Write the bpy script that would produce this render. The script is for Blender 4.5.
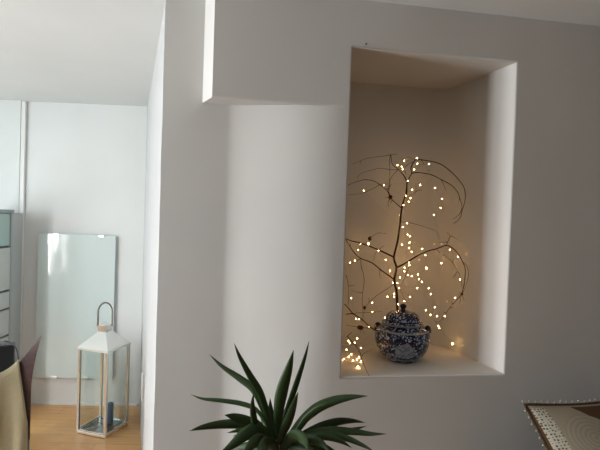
import bpy, bmesh, math, random
from mathutils import Vector, Matrix, noise
for o in list(bpy.data.objects): bpy.data.objects.remove(o)
S = bpy.context.scene; C = S.collection; rnd = random.Random(7)
rad = math.radians

# ------------------------------------------------------------------ camera
H = 1.55; F = 470.0; PITCH, ROLL = rad(1.1), rad(1.884)
cf = Vector((0, math.cos(PITCH), -math.sin(PITCH))); cx = Vector((1, 0, 0)); cz = cx.cross(cf)
CX = cx*math.cos(ROLL) + cz*math.sin(ROLL); CZ = -cx*math.sin(ROLL) + cz*math.cos(ROLL)
cam = bpy.data.cameras.new('camera'); co = bpy.data.objects.new('camera', cam); C.objects.link(co)
m = Matrix.Identity(4)
for i in range(3): m[i][0] = CX[i]; m[i][1] = CZ[i]; m[i][2] = -cf[i]; m[i][3] = (0, 0, H)[i]
co.matrix_world = m; cam.sensor_width = 36; cam.lens = F/600*36; cam.clip_start = .02; S.camera = co

# ------------------------------------------------------------------ world, daylight, exposure
S.view_settings.view_transform = 'Standard'; S.view_settings.look = 'None'
S.view_settings.exposure = 0.0; S.view_settings.gamma = 1; S.view_settings.use_curve_mapping = False
w = bpy.data.worlds.new('World'); S.world = w; w.use_nodes = True
w.node_tree.nodes['Background'].inputs[0].default_value = (.75, .87, 1, 1)
w.node_tree.nodes['Background'].inputs[1].default_value = 0.3
def area(name, loc, aim, sx, sy, power, col):
    l = bpy.data.lights.new(name, 'AREA'); l.shape = 'RECTANGLE'; l.size = sx; l.size_y = sy
    l.energy = power; l.color = col
    o = bpy.data.objects.new(name, l); C.objects.link(o); o.location = loc
    o.rotation_euler = Vector(aim).to_track_quat('-Z', 'Y').to_euler(); return o
WX = -3.2
# daylight just outside the windows of the left wall (the sky is above, so the two windows' light falls slightly downwards)
area('daylight_front_window', (WX-.20, .68, 1.33), (1, .12, -.15), .95, 1.48, 168, (.98, .985, .985))
area('daylight_middle_window', (WX-.25, -1.0, 1.45), (1, .1, -.3), 1.2, 1.4, 2, (1, .98, .95))
area('daylight_balcony_door', (WX-.25, 2.32, 1.4), (1, 1.5, .12), 1.0, 1.8, 31, (.86, .98, 1))  # turned up and towards the back wall to brighten the back room

# ------------------------------------------------------------------ helpers
ALPHA = rad(9.434)
N = Vector((-math.sin(ALPHA), math.cos(ALPHA), 0)); T = Vector((math.cos(ALPHA), math.sin(ALPHA), 0)); D0 = 1.726
Z = Vector((0, 0, 1))
def P(u, d, z): return T*u + N*(D0+d) + Z*z            # along the niche wall, into it, up
def ray(x, y): return (x-300)*CX + F*cf + (225-y)*CZ
def at(x, y, n, dist): v = ray(x, y); return v*(dist/v.dot(n)) + Z*H
def atd(x, y, d): return at(x, y, N, D0+d)
def atz(x, y, z): v = ray(x, y); return v*((z-H)/v.z) + Z*H

def link(name, me, mat=None, parent=None, smooth=False):
    o = bpy.data.objects.new(name, me); C.objects.link(o)
    if mat: me.materials.append(mat)
    if parent: o.parent = parent
    if smooth:
        for p in me.polygons: p.use_smooth = True
    return o
def obj(name, bm, mat=None, parent=None, smooth=False, auto=None):
    me = bpy.data.meshes.new(name); bm.normal_update(); bm.to_mesh(me); bm.free()
    o = link(name, me, mat, parent, smooth or auto is not None)
    if auto is not None:
        me.set_sharp_from_angle(angle=rad(auto))
    return o
def tag(o, label, cat, group=None, kind=None):
    if label: o['label'] = label
    if cat: o['category'] = cat
    if group: o['group'] = group
    if kind: o['kind'] = kind
    return o
def empty(name, loc, label, cat, rz=0, group=None):
    o = bpy.data.objects.new(name, None); C.objects.link(o); o.location = loc; o.rotation_euler = (0, 0, rz)
    o.empty_display_size = .05
    return tag(o, label, cat, group)
def struct(o): o['kind'] = 'structure'; return o
def box(bm, lo, hi, bev=0, M=None):
    r = bmesh.ops.create_cube(bm, size=1); vs = r['verts']
    for v in vs:
        v.co = Vector([(lo[i]+hi[i])/2 + v.co[i]*(hi[i]-lo[i]) for i in range(3)])
    if bev:
        es = list({e for v in vs for e in v.link_edges})
        r2 = bmesh.ops.bevel(bm, geom=es, offset=bev, segments=2, affect='EDGES', profile=.5)
        vs = list({v for f in r2['faces'] for v in f.verts} | {v for v in vs if v.is_valid})
    if M:
        for v in vs: v.co = M @ v.co
    return vs
def tube(bm, pts, rads, seg=8, cap=True, close=False):
    pts = [Vector(p) for p in pts]; n = len(pts); rings = []
    up = Vector((0, 0, 1)); prev = None
    for i, p in enumerate(pts):
        if close: d = pts[(i+1) % n]-pts[i-1]
        else: d = pts[min(i+1, n-1)]-pts[max(i-1, 0)]
        d.normalize()
        if prev is None:
            a = d.cross(up)
            if a.length < .05: a = d.cross(Vector((1, 0, 0)))
        else: a = prev - d*prev.dot(d)
        a.normalize(); prev = a; b = d.cross(a)
        r = rads[i] if isinstance(rads, (list, tuple)) else rads
        rings.append([bm.verts.new(p + (a*math.cos(2*math.pi*k/seg)+b*math.sin(2*math.pi*k/seg))*r) for k in range(seg)])
    m = n if close else n-1
    for i in range(m):
        A, B = rings[i], rings[(i+1) % n]
        for k in range(seg): bm.faces.new((A[k], A[(k+1) % seg], B[(k+1) % seg], B[k]))
    if cap and not close: bm.faces.new(rings[0][::-1]); bm.faces.new(rings[-1])
def lathe(bm, prof, seg=48, c=(0, 0, 0)):
    rings = []
    for r, z in prof:
        if r < 1e-5: rings.append([bm.verts.new((c[0], c[1], c[2]+z))])
        else: rings.append([bm.verts.new((c[0]+r*math.cos(2*math.pi*k/seg), c[1]+r*math.sin(2*math.pi*k/seg), c[2]+z)) for k in range(seg)])
    for A, B in zip(rings, rings[1:]):
        for k in range(seg):
            j = (k+1) % seg
            if len(A) == 1 and len(B) == 1: continue
            if len(A) == 1: bm.faces.new((A[0], B[j], B[k]))
            elif len(B) == 1: bm.faces.new((A[k], A[j], B[0]))
            else: bm.faces.new((A[k], A[j], B[j], B[k]))
def catmull(pts, n=5):
    pts = [Vector(p) for p in pts]; out = []
    q = [pts[0]*2-pts[1]] + pts + [pts[-1]*2-pts[-2]]
    for i in range(1, len(q)-2):
        for k in range(n):
            t = k/n; a, b, c, d = q[i-1:i+3]
            out.append(.5*((2*b)+(c-a)*t+(2*a-5*b+4*c-d)*t*t+(3*b-a-3*c+d)*t**3))
    out.append(pts[-1]); return out

# ------------------------------------------------------------------ materials
def mat(name, col=(.8, .8, .8), rough=.5, metal=0, spec=.5, **kw):
    m = bpy.data.materials.new(name); m.use_nodes = True; b = m.node_tree.nodes['Principled BSDF']
    b.inputs['Base Color'].default_value = (*col, 1); b.inputs['Roughness'].default_value = rough
    b.inputs['Metallic'].default_value = metal; b.inputs['Specular IOR Level'].default_value = spec
    for k, v in kw.items(): b.inputs[k.replace('_', ' ')].default_value = v
    return m
def nd(m, t, **kw):
    n = m.node_tree.nodes.new(t)
    for k, v in kw.items():
        if k.startswith('i_'): n.inputs[k[2:].replace('_', ' ')].default_value = v
        else: setattr(n, k, v)
    return n
def lk(m, a, b): m.node_tree.links.new(a, b)
def bsdf(m): return m.node_tree.nodes['Principled BSDF']
def coords(m, scale=(1, 1, 1), kind='Object'):
    tc = nd(m, 'ShaderNodeTexCoord'); mp = nd(m, 'ShaderNodeMapping'); mp.inputs['Scale'].default_value = scale
    lk(m, tc.outputs[kind], mp.inputs['Vector']); return mp.outputs['Vector']
def bump(m, height, strength, dist=.002):
    b = nd(m, 'ShaderNodeBump'); b.inputs['Strength'].default_value = strength; b.inputs['Distance'].default_value = dist
    lk(m, height, b.inputs['Height']); lk(m, b.outputs[0], bsdf(m).inputs['Normal']); return b
def ramp(m, fac, stops, interp='LINEAR'):
    r = nd(m, 'ShaderNodeValToRGB'); r.color_ramp.interpolation = interp; e = r.color_ramp.elements
    while len(e) < len(stops): e.new(.5)
    for el, (p, c) in zip(e, stops): el.position = p; el.color = (*c, 1)
    lk(m, fac, r.inputs[0]); return r.outputs[0]
def noisy(m, scale, c1, c2, bumps=0, detail=4, sc=(1, 1, 1), dist=.002):
    n = nd(m, 'ShaderNodeTexNoise', i_Scale=scale, i_Detail=detail); lk(m, coords(m, sc), n.inputs['Vector'])
    lk(m, ramp(m, n.outputs['Fac'], [(.35, c1), (.65, c2)]), bsdf(m).inputs['Base Color'])
    if bumps: bump(m, n.outputs['Fac'], bumps, dist)
    return m

def plaster(name, c1, c2):
    m = mat(name, c1, .85, spec=.25)
    v = coords(m)
    n1 = nd(m, 'ShaderNodeTexNoise', i_Scale=2.2, i_Detail=3); lk(m, v, n1.inputs['Vector'])
    n2 = nd(m, 'ShaderNodeTexNoise', i_Scale=38, i_Detail=4); lk(m, v, n2.inputs['Vector'])
    lk(m, ramp(m, n1.outputs['Fac'], [(.3, c1), (.7, c2)]), bsdf(m).inputs['Base Color'])
    b1 = nd(m, 'ShaderNodeBump', i_Strength=.18, i_Distance=.03); lk(m, n1.outputs['Fac'], b1.inputs['Height'])
    b2 = nd(m, 'ShaderNodeBump', i_Strength=.12, i_Distance=.003); lk(m, n2.outputs['Fac'], b2.inputs['Height'])
    lk(m, b1.outputs[0], b2.inputs['Normal']); lk(m, b2.outputs[0], bsdf(m).inputs['Normal']); return m
M_WALL = plaster('warm_plaster', (.66, .655, .64), (.70, .69, .67))
M_WHITE = plaster('white_plaster', (.75, .77, .765), (.79, .81, .805))
M_CEIL = plaster('ceiling_plaster', (.72, .735, .73), (.75, .765, .76))
M_DARKW = plaster('taupe_plaster', (.16, .15, .14), (.19, .18, .165))  # dark tone picked to cut bounce off the unseen rear and right walls
M_TRIM = mat('white_paint', (.82, .82, .81), .45)

def wood_floor():
    m = mat('oak_planks', (.4, .2, .08), .38)
    v = coords(m)
    br = nd(m, 'ShaderNodeTexBrick', offset=.37); lk(m, v, br.inputs['Vector'])
    for k, x in dict(Scale=1, i=0).items():
        if k == 'Scale': br.inputs['Scale'].default_value = 1
    br.inputs['Brick Width'].default_value = 1.3; br.inputs['Row Height'].default_value = .11
    br.inputs['Mortar Size'].default_value = .0015; br.inputs['Bias'].default_value = 0
    br.inputs['Color1'].default_value = (.66, .36, .14, 1); br.inputs['Color2'].default_value = (.78, .46, .20, 1)
    br.inputs['Mortar'].default_value = (.35, .18, .08, 1)
    n = nd(m, 'ShaderNodeTexNoise', i_Scale=6, i_Detail=6); lk(m, coords(m, (1, 9, 1)), n.inputs['Vector'])
    mx = nd(m, 'ShaderNodeMix', data_type='RGBA', blend_type='MULTIPLY'); mx.inputs[0].default_value = .55
    lk(m, br.outputs['Color'], mx.inputs[6]); lk(m, ramp(m, n.outputs['Fac'], [(.3, (.8, .74, .68)), (.7, (1, 1, 1))]), mx.inputs[7])
    lk(m, mx.outputs[2], bsdf(m).inputs['Base Color']); bump(m, n.outputs['Fac'], .08); return m
M_FLOOR = wood_floor()

# ------------------------------------------------------------------ room shell
ZC = 2.37; X1, X2, Y1 = WX, 3.2, -3.0
bm = bmesh.new(); box(bm, (X1-.2, Y1-.2, -.1), (X2+.2, 4.0, 0)); struct(obj('floor', bm, M_FLOOR))
bm = bmesh.new(); box(bm, (X1-.2, Y1-.2, ZC), (X2+.2, 4.0, ZC+.1)); struct(obj('ceiling', bm, M_CEIL))
A_B = rad(1.87)
def B(x, off, z): return Vector((x, 3.7418774/math.cos(A_B) + x*math.tan(A_B) + off, z))
# back wall
bm = bmesh.new()
def prism(bm, foot, z0, z1):
    a = [bm.verts.new((p[0], p[1], z0)) for p in foot]; b = [bm.verts.new((p[0], p[1], z1)) for p in foot]
    n = len(foot); bm.faces.new(a[::-1]); bm.faces.new(b)
    for i in range(n): bm.faces.new((a[i], a[(i+1) % n], b[(i+1) % n], b[i]))
prism(bm, [B(-2.15, 0, 0), B(-1.1, 0, 0), B(-1.1, .25, 0), B(-2.15, .25, 0)], 0, ZC)
struct(obj('wall_back', bm, M_WHITE))
# partition side face, oblique, from the near corner to the back wall
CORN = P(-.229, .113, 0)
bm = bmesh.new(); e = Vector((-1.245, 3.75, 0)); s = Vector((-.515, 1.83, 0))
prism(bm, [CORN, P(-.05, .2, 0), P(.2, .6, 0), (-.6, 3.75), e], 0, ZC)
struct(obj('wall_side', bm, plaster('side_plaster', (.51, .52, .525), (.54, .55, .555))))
# wall left of the trim, a touch nearer
bm = bmesh.new(); box(bm, (-3.2, 3.645, 0), (-2.185, 3.92, ZC)); box(bm, (-2.184, 3.68, 0), (-2.151, 3.92, ZC)); struct(obj('wall_back_left', bm, M_WHITE))
bm = bmesh.new(); box(bm, (-2.184, 3.650, 0), (-2.152, 3.679, ZC-.001), .002); struct(obj('trim_1', bm, M_TRIM))
bm = bmesh.new(); prism(bm, [B(-2.115, -.012, 0), B(-1.24, -.012, 0), B(-1.24, -.001, 0), B(-2.115, -.001, 0)], .001, .022)
struct(obj('baseboard_back', bm, M_TRIM))
# left wall with three window openings
wins = [(1.85, 2.85, .2, 2.3), (.23, 1.13, .6, 2.1), (-1.6, -.4, .6, 2.1)]
bm = bmesh.new()
ys = [4.0, 2.85, 1.85, 1.13, .23, -.4, -1.6, Y1-.2]
for a, b in zip(ys, ys[1:]):
    wn = [q for q in wins if abs(q[1]-a) < 1e-6 and abs(q[0]-b) < 1e-6]
    if wn: box(bm, (X1-.1, b, 0), (X1, a, wn[0][2])); box(bm, (X1-.1, b, wn[0][3]), (X1, a, ZC))
    else: box(bm, (X1-.1, b, 0), (X1, a, ZC))
struct(obj('wall_left', bm, M_WHITE))
for i, (a, b, c, d) in enumerate(wins):
    bm = bmesh.new(); f = .05
    box(bm, (X1-.07, a, c), (X1-.02, a+f, d)); box(bm, (X1-.07, b-f, c), (X1-.02, b, d))
    box(bm, (X1-.07, a+f, c), (X1-.02, b-f, c+f)); box(bm, (X1-.07, a+f, d-f), (X1-.02, b-f, d))
    box(bm, (X1-.065, (a+b)/2-.03, c+f), (X1-.025, (a+b)/2+.03, d-f))
    struct(obj('window_%d' % (i+1), bm, M_TRIM))
bm = bmesh.new(); box(bm, (X1-.2, Y1-.2, 0), (X2+.2, Y1, ZC)); struct(obj('wall_rear', bm, M_DARKW))
bm = bmesh.new(); box(bm, (X2, Y1, 0), (X2+.2, 4.0, ZC)); struct(obj('wall_right', bm, M_DARKW))

bm = bmesh.new(); box(bm, (-3.1, -2.4, .0005), (-.3, 1.5, .012), .004)  # unseen floor cover added to absorb warm bounce from the planks
tag(obj('absorber_rug', bm, noisy(mat('absorber_wool', (.12, .12, .12), 1, spec=.05), 90, (.10, .10, .098), (.14, .14, .135), .5)), 'large dark grey floor cover added out of view to cut warm bounce light', 'absorber_rug')

# lower left part of the niche wall, set back under the beam with a soft swelling
UH = .43
def setback(u):
    t = max(0, min(1, (u-.015)/(UH-.015)))**.78; s = t*t*(3-2*t)
    return .104*(1-s)
bm = bmesh.new(); nu, nz = 60, 40
zs = [ZC*k/nz for k in range(nz+1)]
us = [-.232 + (UH+.232)*k/nu for k in range(nu+1)]
def rag(u, z):   # hand-trowelled plaster is never quite flat
    return .0035*noise.noise(Vector((u*5, z*2.5, 3.1))) * min(1, (UH-u)/.1)
g = [[bm.verts.new(P(u + (.002*noise.noise(Vector((z*6, 0, 0))) if i == 0 else 0), setback(u)+rag(u, z), z)) for z in zs] for i, u in enumerate(us)]
for i in range(nu):
    for k in range(nz): bm.faces.new((g[i][k], g[i+1][k], g[i+1][k+1], g[i][k+1]))
back = [[bm.verts.new(P(u, .19, z)) for z in (0, ZC)] for u in (-.16, UH)]
bm.faces.new((back[0][0], back[0][1], back[1][1], back[1][0]))
bm.faces.new([g[0][k] for k in range(nz+1)] + [back[0][1], back[0][0]])
bm.faces.new([g[nu][k] for k in range(nz, -1, -1)] + [back[1][0], back[1][1]])
bm.faces.new([g[i][nz] for i in range(nu+1)] + [back[1][1], back[0][1]])
bm.faces.new([g[i][0] for i in range(nu, -1, -1)] + [back[0][0], back[1][0]])
struct(obj('wall_front_left', bm, M_WALL, auto=25))

# niche wall with beam: one L-shaped plaster body with the niche pressed into it
NU0, NU1, NZ0, NZ1, ND = .464, 1.142, .94, 2.191, .445
UB, ZB = -.048, 1.966
bm = bmesh.new()
prof = [(NU0, 0), (NU0, ND)]
prof += [(1.0, ND)]
cxy = (1.0-.0, ND-.0)
# rounded rear right corner
e0 = Vector((.98, ND)); e1 = Vector((1.072, ND)); e2 = Vector((1.085, ND-.09))
prof = [(NU0, 0), (NU0, ND), (.98, ND)]
for k in range(1, 9):
    t = k/8; q = e0*(1-t)**2 + e1*2*t*(1-t) + e2*t*t; prof.append((q.x, q.y))
prof.append((NU1, 0))
V = {}
def vt(u, d, z):
    k = (round(u, 5), round(d, 5), round(z, 5))
    if k not in V: V[k] = bm.verts.new(P(u, d, z))
    return V[k]
for (u0, d0), (u1, d1) in zip(prof, prof[1:]):
    bm.faces.new((vt(u0, d0, NZ0), vt(u1, d1, NZ0), vt(u1, d1, NZ1), vt(u0, d0, NZ1)))
bm.faces.new([vt(u, d, NZ0) for u, d in prof][::-1]); bm.faces.new([vt(u, d, NZ1) for u, d in prof])
U2 = 3.57
zz = [0, NZ0, ZB, NZ1, ZC]
for ua, ub in ((UB, UH), (UH, NU0), (NU0, NU1), (NU1, U2)):
    for za, zb in zip(zz, zz[1:]):
        if ub <= UH and za < ZB-1e-6: continue
        if ua == NU0 and NZ0-1e-6 <= za < NZ1-1e-6: continue
        # follow hole edges exactly
        if ua == NU0 and za == NZ1: pass
        vs = [vt(ua, 0, za), vt(ub, 0, za), vt(ub, 0, zb), vt(ua, 0, zb)]
        bm.faces.new(vs)
# hole side needs the ZB split on both jambs
def cellfix():
    for u in (NU0, NU1):
        for f in list(bm.faces):
            ks = [k for k, v in V.items() if v in f.verts]
            if len(ks) == 4 and any(abs(k[1]) > 1e-4 for k in ks) and sum(1 for k in ks if abs(k[0]-u) < 1e-4 and abs(k[1]) < 1e-4) == 2 and {round(k[2], 3) for k in ks} == {NZ0, NZ1}:
                e = [e for e in f.edges if all(any(V[k] is v for k in ks if abs(k[0]-u) < 1e-4 and abs(k[1]) < 1e-4) for v in e.verts)]
                if e:
                    vv = [v for v in f.verts]; i = vv.index(e[0].verts[0]); j = vv.index(e[0].verts[1])
                    if abs(i-j) == 1: ins = max(i, j)
                    else: ins = len(vv)
                    vv.insert(ins, vt(u, 0, ZB)); bm.faces.remove(f); bm.faces.new(vv)
cellfix()
# beam: end face running obliquely back, underside; outer sides and back
SB = (-.092, .12)
bm.faces.new((vt(UB, 0, ZB), vt(UB, 0, ZC), vt(*SB, ZC), vt(*SB, ZB)))
bm.faces.new((vt(UB, 0, ZB), vt(*SB, ZB), vt(UH, .12, ZB), vt(UH, 0, ZB)))
bm.faces.new((vt(UH, 0, 0), vt(UH, 0, NZ0), vt(UH, 0, ZB), vt(UH, .12, ZB), vt(UH, .12, 0)))
bm.normal_update()
be = []
for e in bm.edges:
    if len(e.link_faces) == 2:
        ks = [v.co for v in e.verts]
        on = all(abs(c.dot(N)-D0) < 1e-4 for c in ks)
        ang = e.calc_face_angle(0)
        if on and ang > .5 and not all(abs(c.dot(T)-UH) < 1e-3 for c in ks) : be.append(e)
bmesh.ops.recalc_face_normals(bm, faces=bm.faces)
bmesh.ops.bevel(bm, geom=be, offset=.006, segments=3, affect='EDGES', profile=.5)
nw = struct(obj('wall_front', bm, M_WALL, auto=35))
for p in nw.data.polygons:
    if p.area > .03 and len(p.vertices) != 4 or p.area > .2 or abs(p.normal.dot(N)) > .999: p.use_smooth = False
# masonry behind the niche (closes the wall)
bm = bmesh.new(); prism(bm, [P(.46, .46, 0), P(3.6, .46, 0), P(3.6, .8, 0), P(.2, .8, 0)], 0, ZC); struct(obj('wall_inner', bm, M_WALL))
# wall socket on the partition's side face
sd = (Vector((-1.245, 3.75, 0))-CORN).normalized(); sn = Vector((-sd.y, sd.x, 0)); sn = sn if sn.x < 0 else -sn
def SS(k, off, z): return CORN + sd*k + sn*off + Z*z
so = empty('wall_socket', SS(1.05, 0, 0), 'small white double socket plate seen edge-on on the bright partition side', 'socket')
so.location = SS(1.3, .0, .42); so.rotation_euler = (0, 0, math.atan2(sd.y, sd.x))
bm = bmesh.new(); sgn = 1 
box(bm, (-.04, .0005, -.08), (.04, .012, .08), .003); pl = obj('plate', bm, M_TRIM, so)
M_OUT = mat('outlet_grey', (.5, .5, .5), .4)
for zc in (-.038, .038):
    bm = bmesh.new(); tube(bm, [(0, .012, zc), (0, .0135, zc)], .019, 20); obj('outlet', bm, M_OUT, so)

# ------------------------------------------------------------------ glass panel on the back wall
gp = empty('glass_panel', B(-1.735, 0, .22), 'tall frosted pale green glass panel clipped to the white back wall', 'glass panel', A_B)
M_GP = mat('grey_green_glass', (.68, .78, .775), .06, spec=.5); M_CLIP = mat('clip_steel', (.75, .76, .76), .3, 1)
bm = bmesh.new(); box(bm, (-.298, -.03, 0), (.298, -.022, 1.128), .0015); obj('pane', bm, M_GP, gp)
bm = bmesh.new(); box(bm, (-.25, -.0215, .05), (.25, -.0005, 1.08)); obj('mounting_plate', bm, M_TRIM, gp)
for x, z in ((.19, 1.116), (-.16, 1.116), (-.15, .0), (.09, .0)):
    bm = bmesh.new(); box(bm, (x-.022, -.036, z-.006), (x+.022, -.0305, z+.016), .002); obj('clip', bm, M_CLIP, gp)

# ------------------------------------------------------------------ built-in cabinet at far left
cb = empty('display_cabinet', (-2.15, 3.2, 0), 'built-in white cabinet with green glass door above drawers, at left edge', 'cabinet')
M_CAB = mat('cabinet_white', (.60, .63, .62), .4); M_CG = mat('green_cabinet_glass', (.45, .60, .57), .08, spec=.8); M_DK = mat('dark_gap', (.16, .18, .18), .5)
def cbx(name, lo, hi, m, par=None, bev=.003):
    bm = bmesh.new(); c = Vector((-2.15, 3.2, 0)); box(bm, [lo[i]-c[i] for i in range(3)], [hi[i]-c[i] for i in range(3)], bev); return obj(name, bm, m, par or cb)
cbx('body', (-2.32, 3.2, .0), (-2.165, 3.64, 1.50), M_DK)
cbx('top_rail', (-2.33, 3.19, 1.502), (-2.135, 3.51, 1.527), mat('rail_grey', (.33, .38, .38), .35, .3))
cbx('glass_door', (-2.164, 3.22, 1.26), (-2.15, 3.485, 1.498), M_CG)
cbx('post', (-2.164, 3.487, .0), (-2.14, 3.51, 1.50), mat('post_grey', (.42, .47, .46), .4))
cbx('side_panel', (-2.164, 3.512, .0), (-2.148, 3.64, 1.50), mat('panel_grey', (.50, .53, .53), .45))
d1 = cbx('drawer', (-2.164, 3.22, .935), (-2.143, 3.485, 1.245), M_CAB)
d2 = cbx('drawer', (-2.164, 3.22, .80), (-2.143, 3.485, .92), M_CAB)
d3 = cbx('drawer', (-2.164, 3.22, .60), (-2.143, 3.485, .785), M_CAB)
d4 = cbx('drawer', (-2.164, 3.22, .05), (-2.143, 3.485, .585), M_CAB)
for d, z in ((d1, 1.2), (d2, .895), (d3, .76), (d4, .55)):
    h = cbx('handle', (-2.142, 3.26, z-.006), (-2.132, 3.33, z+.006), M_CLIP, d)

# ------------------------------------------------------------------ black box with cable
bb = empty('black_cabinet', (-1.86, 2.90, 0), 'black box with grey upper rim standing before the drawers, at left edge', 'box', rad(28))
M_BLK = mat('matt_black', (.012, .013, .015), .45); M_RIM = mat('rim_grey', (.16, .165, .17), .35)
bm = bmesh.new(); box(bm, (-.10, -.03, 0), (.10, .03, .685), .006); obj('body', bm, M_BLK, bb)
bm = bmesh.new(); box(bm, (-.103, -.033, .686), (.103, .033, .705), .006); obj('top', bm, M_RIM, bb)
cpts = [at(x, y, Vector((0, 1, 0)), d) for x, y, d in ((5, 341, 2.93), (10, 342.5, 2.88), (14, 345, 2.80), (17.5, 352, 2.7), (18.6, 360, 2.6), (19, 372, 2.6), (19, 392, 2.62))]
bm = bmesh.new(); tube(bm, catmull([p - Vector((-1.86, 2.90, 0)) for p in cpts], 6), .0045, 8)
cable = obj('cable', bm, M_BLK, None, True); cable.parent = bb
cable.matrix_parent_inverse = Matrix.Rotation(-rad(28), 4, 'Z')

# ------------------------------------------------------------------ dining chair with blanket
horn = at(41, 334, Vector((0, 1, 0)), 2.4); ca = rad(31)
cxd = Vector((math.cos(ca), math.sin(ca), 0)); cen = horn - cxd*.25
ch = empty('dining_chair', (cen.x, cen.y, 0), 'dark brown leather dining chair with pointed back corners under a beige blanket', 'chair', ca)
M_LEA = noisy(mat('brown_leather', (.05, .03, .03), .34, spec=.6), 60, (.045, .026, .028), (.07, .042, .044), .15)
def topz(s): return .668 + .236*abs(s)**2.7
def halfw(z): return .212 + .038*max(0, (z-.62)/.28)**1.6
bm = bmesh.new(); nx, nz_ = 28, 22; fr = []; bk = []
for i in range(nx+1):
    s = -1+2*i/nx; a = []; b = []
    for k in range(nz_+1):
        t = k/nz_; z = .34 + (topz(s)-.34)*t; x = s*halfw(z)
        y = .05*(1-s*s) + .10*max(0, (.9-z)) + .0 - .04*abs(s)**4*max(0, (z-.6)/.3)
        th = .011*(1-.55*abs(s)**6)*(1-.4*t**8)
        a.append(bm.verts.new((x, y-th, z))); b.append(bm.verts.new((x, y+th, z)))
    fr.append(a); bk.append(b)
for i in range(nx):
    for k in range(nz_):
        bm.faces.new((fr[i][k], fr[i+1][k], fr[i+1][k+1], fr[i][k+1])); bm.faces.new((bk[i][k], bk[i][k+1], bk[i+1][k+1], bk[i+1][k]))
    bm.faces.new((fr[i][nz_], fr[i+1][nz_], bk[i+1][nz_], bk[i][nz_])); bm.faces.new((fr[i][0], bk[i][0], bk[i+1][0], fr[i+1][0]))
for k in range(nz_):
    bm.faces.new((fr[0][k], fr[0][k+1], bk[0][k+1], bk[0][k])); bm.faces.new((fr[nx][k], bk[nx][k], bk[nx][k+1], fr[nx][k+1]))
obj('backrest', bm, M_LEA, ch, auto=50)
bm = bmesh.new(); box(bm, (-.215, .11, .38), (.215, .52, .47), .02); obj('seat', bm, M_LEA, ch, auto=40)
for sx in (-1, 1):
    bm = bmesh.new(); tube(bm, [(sx*.19, .075, .38), (sx*.195, .05, 0)], [.022, .016], 12); obj('leg', bm, M_LEA, ch, True)
    bm = bmesh.new(); tube(bm, [(sx*.18, .47, .38), (sx*.185, .49, 0)], [.022, .016], 12); obj('leg', bm, M_LEA, ch, True)
# blanket
M_BLA = noisy(mat('beige_wool', (.62, .57, .42), .95, spec=.1), 220, (.28, .245, .155), (.34, .30, .20), .5)
bm = bmesh.new(); cols = []
L = [(-.21+.365*i/40) for i in range(41)]
for i, x0 in enumerate(L):
    s = x0/.22; tz = topz(min(1, abs(x0+.0)/.235))+.016; col = []
    path = []
    q = i/40
    for k in range(26):
        t = k/25
        if t < .62:     # rear side, hangs low
            f = 1-t/.62; z = tz - .52*f
            xw = x0 + .045*min(1, f*1.6)*q ; fold = .012*math.sin(q*17+f*1.6)*min(1, f*2.5) + .006*math.sin(q*31+2)*f
            base = .05*(1-s*s) + .10*max(0, .9-max(z, .34))
            y = base - .024 - .02*f + fold*.8 - .012*abs(fold)/.012*f
        elif t < .74:   # over the top edge
            a = (t-.62)/.12*math.pi; z = tz + .006*math.sin(a); xw = x0
            y = .05*(1-s*s) + .10*max(0, .9-tz) - .024*math.cos(a)
        else:
            f = (t-.74)/.26; z = tz - .13*f; xw = x0
            y = .05*(1-s*s) + .10*max(0, .9-z) + .026 + .006*math.sin(q*15)*f
        col.append(bm.verts.new((xw, y, z)))
    cols.append(col)
for a, b in zip(cols, cols[1:]):
    for k in range(25): bm.faces.new((a[k], b[k], b[k+1], a[k+1]))
bl = obj('blanket', bm, M_BLA, None, True); bl.location = ch.location; bl.rotation_euler = ch.rotation_euler
md = bl.modifiers.new('s', 'SOLIDIFY'); md.thickness = .007; md.offset = 0
tag(bl, 'beige woollen blanket draped over the back of the brown chair', 'blanket')
bl.location.y -= 0.0

# ------------------------------------------------------------------ lantern
la = Vector((-1.345, 3.29, 0)); lz = rad(-17)
ln = empty('lantern', la, 'tall brushed steel floor lantern with glass sides and ring handle', 'lantern', lz)
M_ST = mat('brushed_steel', (.90, .885, .85), .36, 1); M_ST2 = mat('polished_steel', (.90, .89, .87), .24, .93)
n = nd(M_ST, 'ShaderNodeTexNoise', i_Scale=40, i_Detail=3); lk(M_ST, coords(M_ST, (1, 1, 30)), n.inputs['Vector']); bump(M_ST, n.outputs['Fac'], .05, .001)
M_GLASS = mat('clear_glass', (.93, .97, .96), .01, spec=.5, IOR=1.45, Transmission_Weight=1.0)
hs = .112; zb, ze = .02, .585
bm = bmesh.new(); box(bm, (-hs-.006, -hs-.006, .004), (hs+.006, hs+.006, .022), .003)
for sx in (-1, 1):
    for sy in (-1, 1): box(bm, (sx*(hs-.02)-.012, sy*(hs-.02)-.012, 0), (sx*(hs-.02)+.012, sy*(hs-.02)+.012, .006))
obj('base', bm, M_ST, ln)
bm = bmesh.new(); box(bm, (-hs+.012, -hs+.012, .0225), (hs-.012, hs-.012, .028)); obj('tray', bm, noisy(mat('slate', (.12, .14, .14), .25, .6), 18, (.10, .12, .12), (.30, .33, .32)), ln)
for sx in (-1, 1):
    for sy in (-1, 1):
        bm = bmesh.new(); box(bm, (sx*hs-.009, sy*hs-.009, .022), (sx*hs+.009, sy*hs+.009, ze), .0015); obj('post', bm, M_ST2, ln)
for i in range(4):
    R_ = Matrix.Rotation(i*math.pi/2, 4, 'Z')
    bm = bmesh.new(); box(bm, (-hs+.0095, -hs-.0015, .0285), (hs-.0095, -hs+.0015, ze-.002), 0, R_); obj('glass_pane', bm, M_GLASS, ln)
    bm = bmesh.new(); box(bm, (-hs+.0095, -hs-.007, .0225), (hs-.0095, -hs-.002, .034), .001, R_); obj('rail', bm, M_ST2, ln)
bm = bmesh.new()
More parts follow.
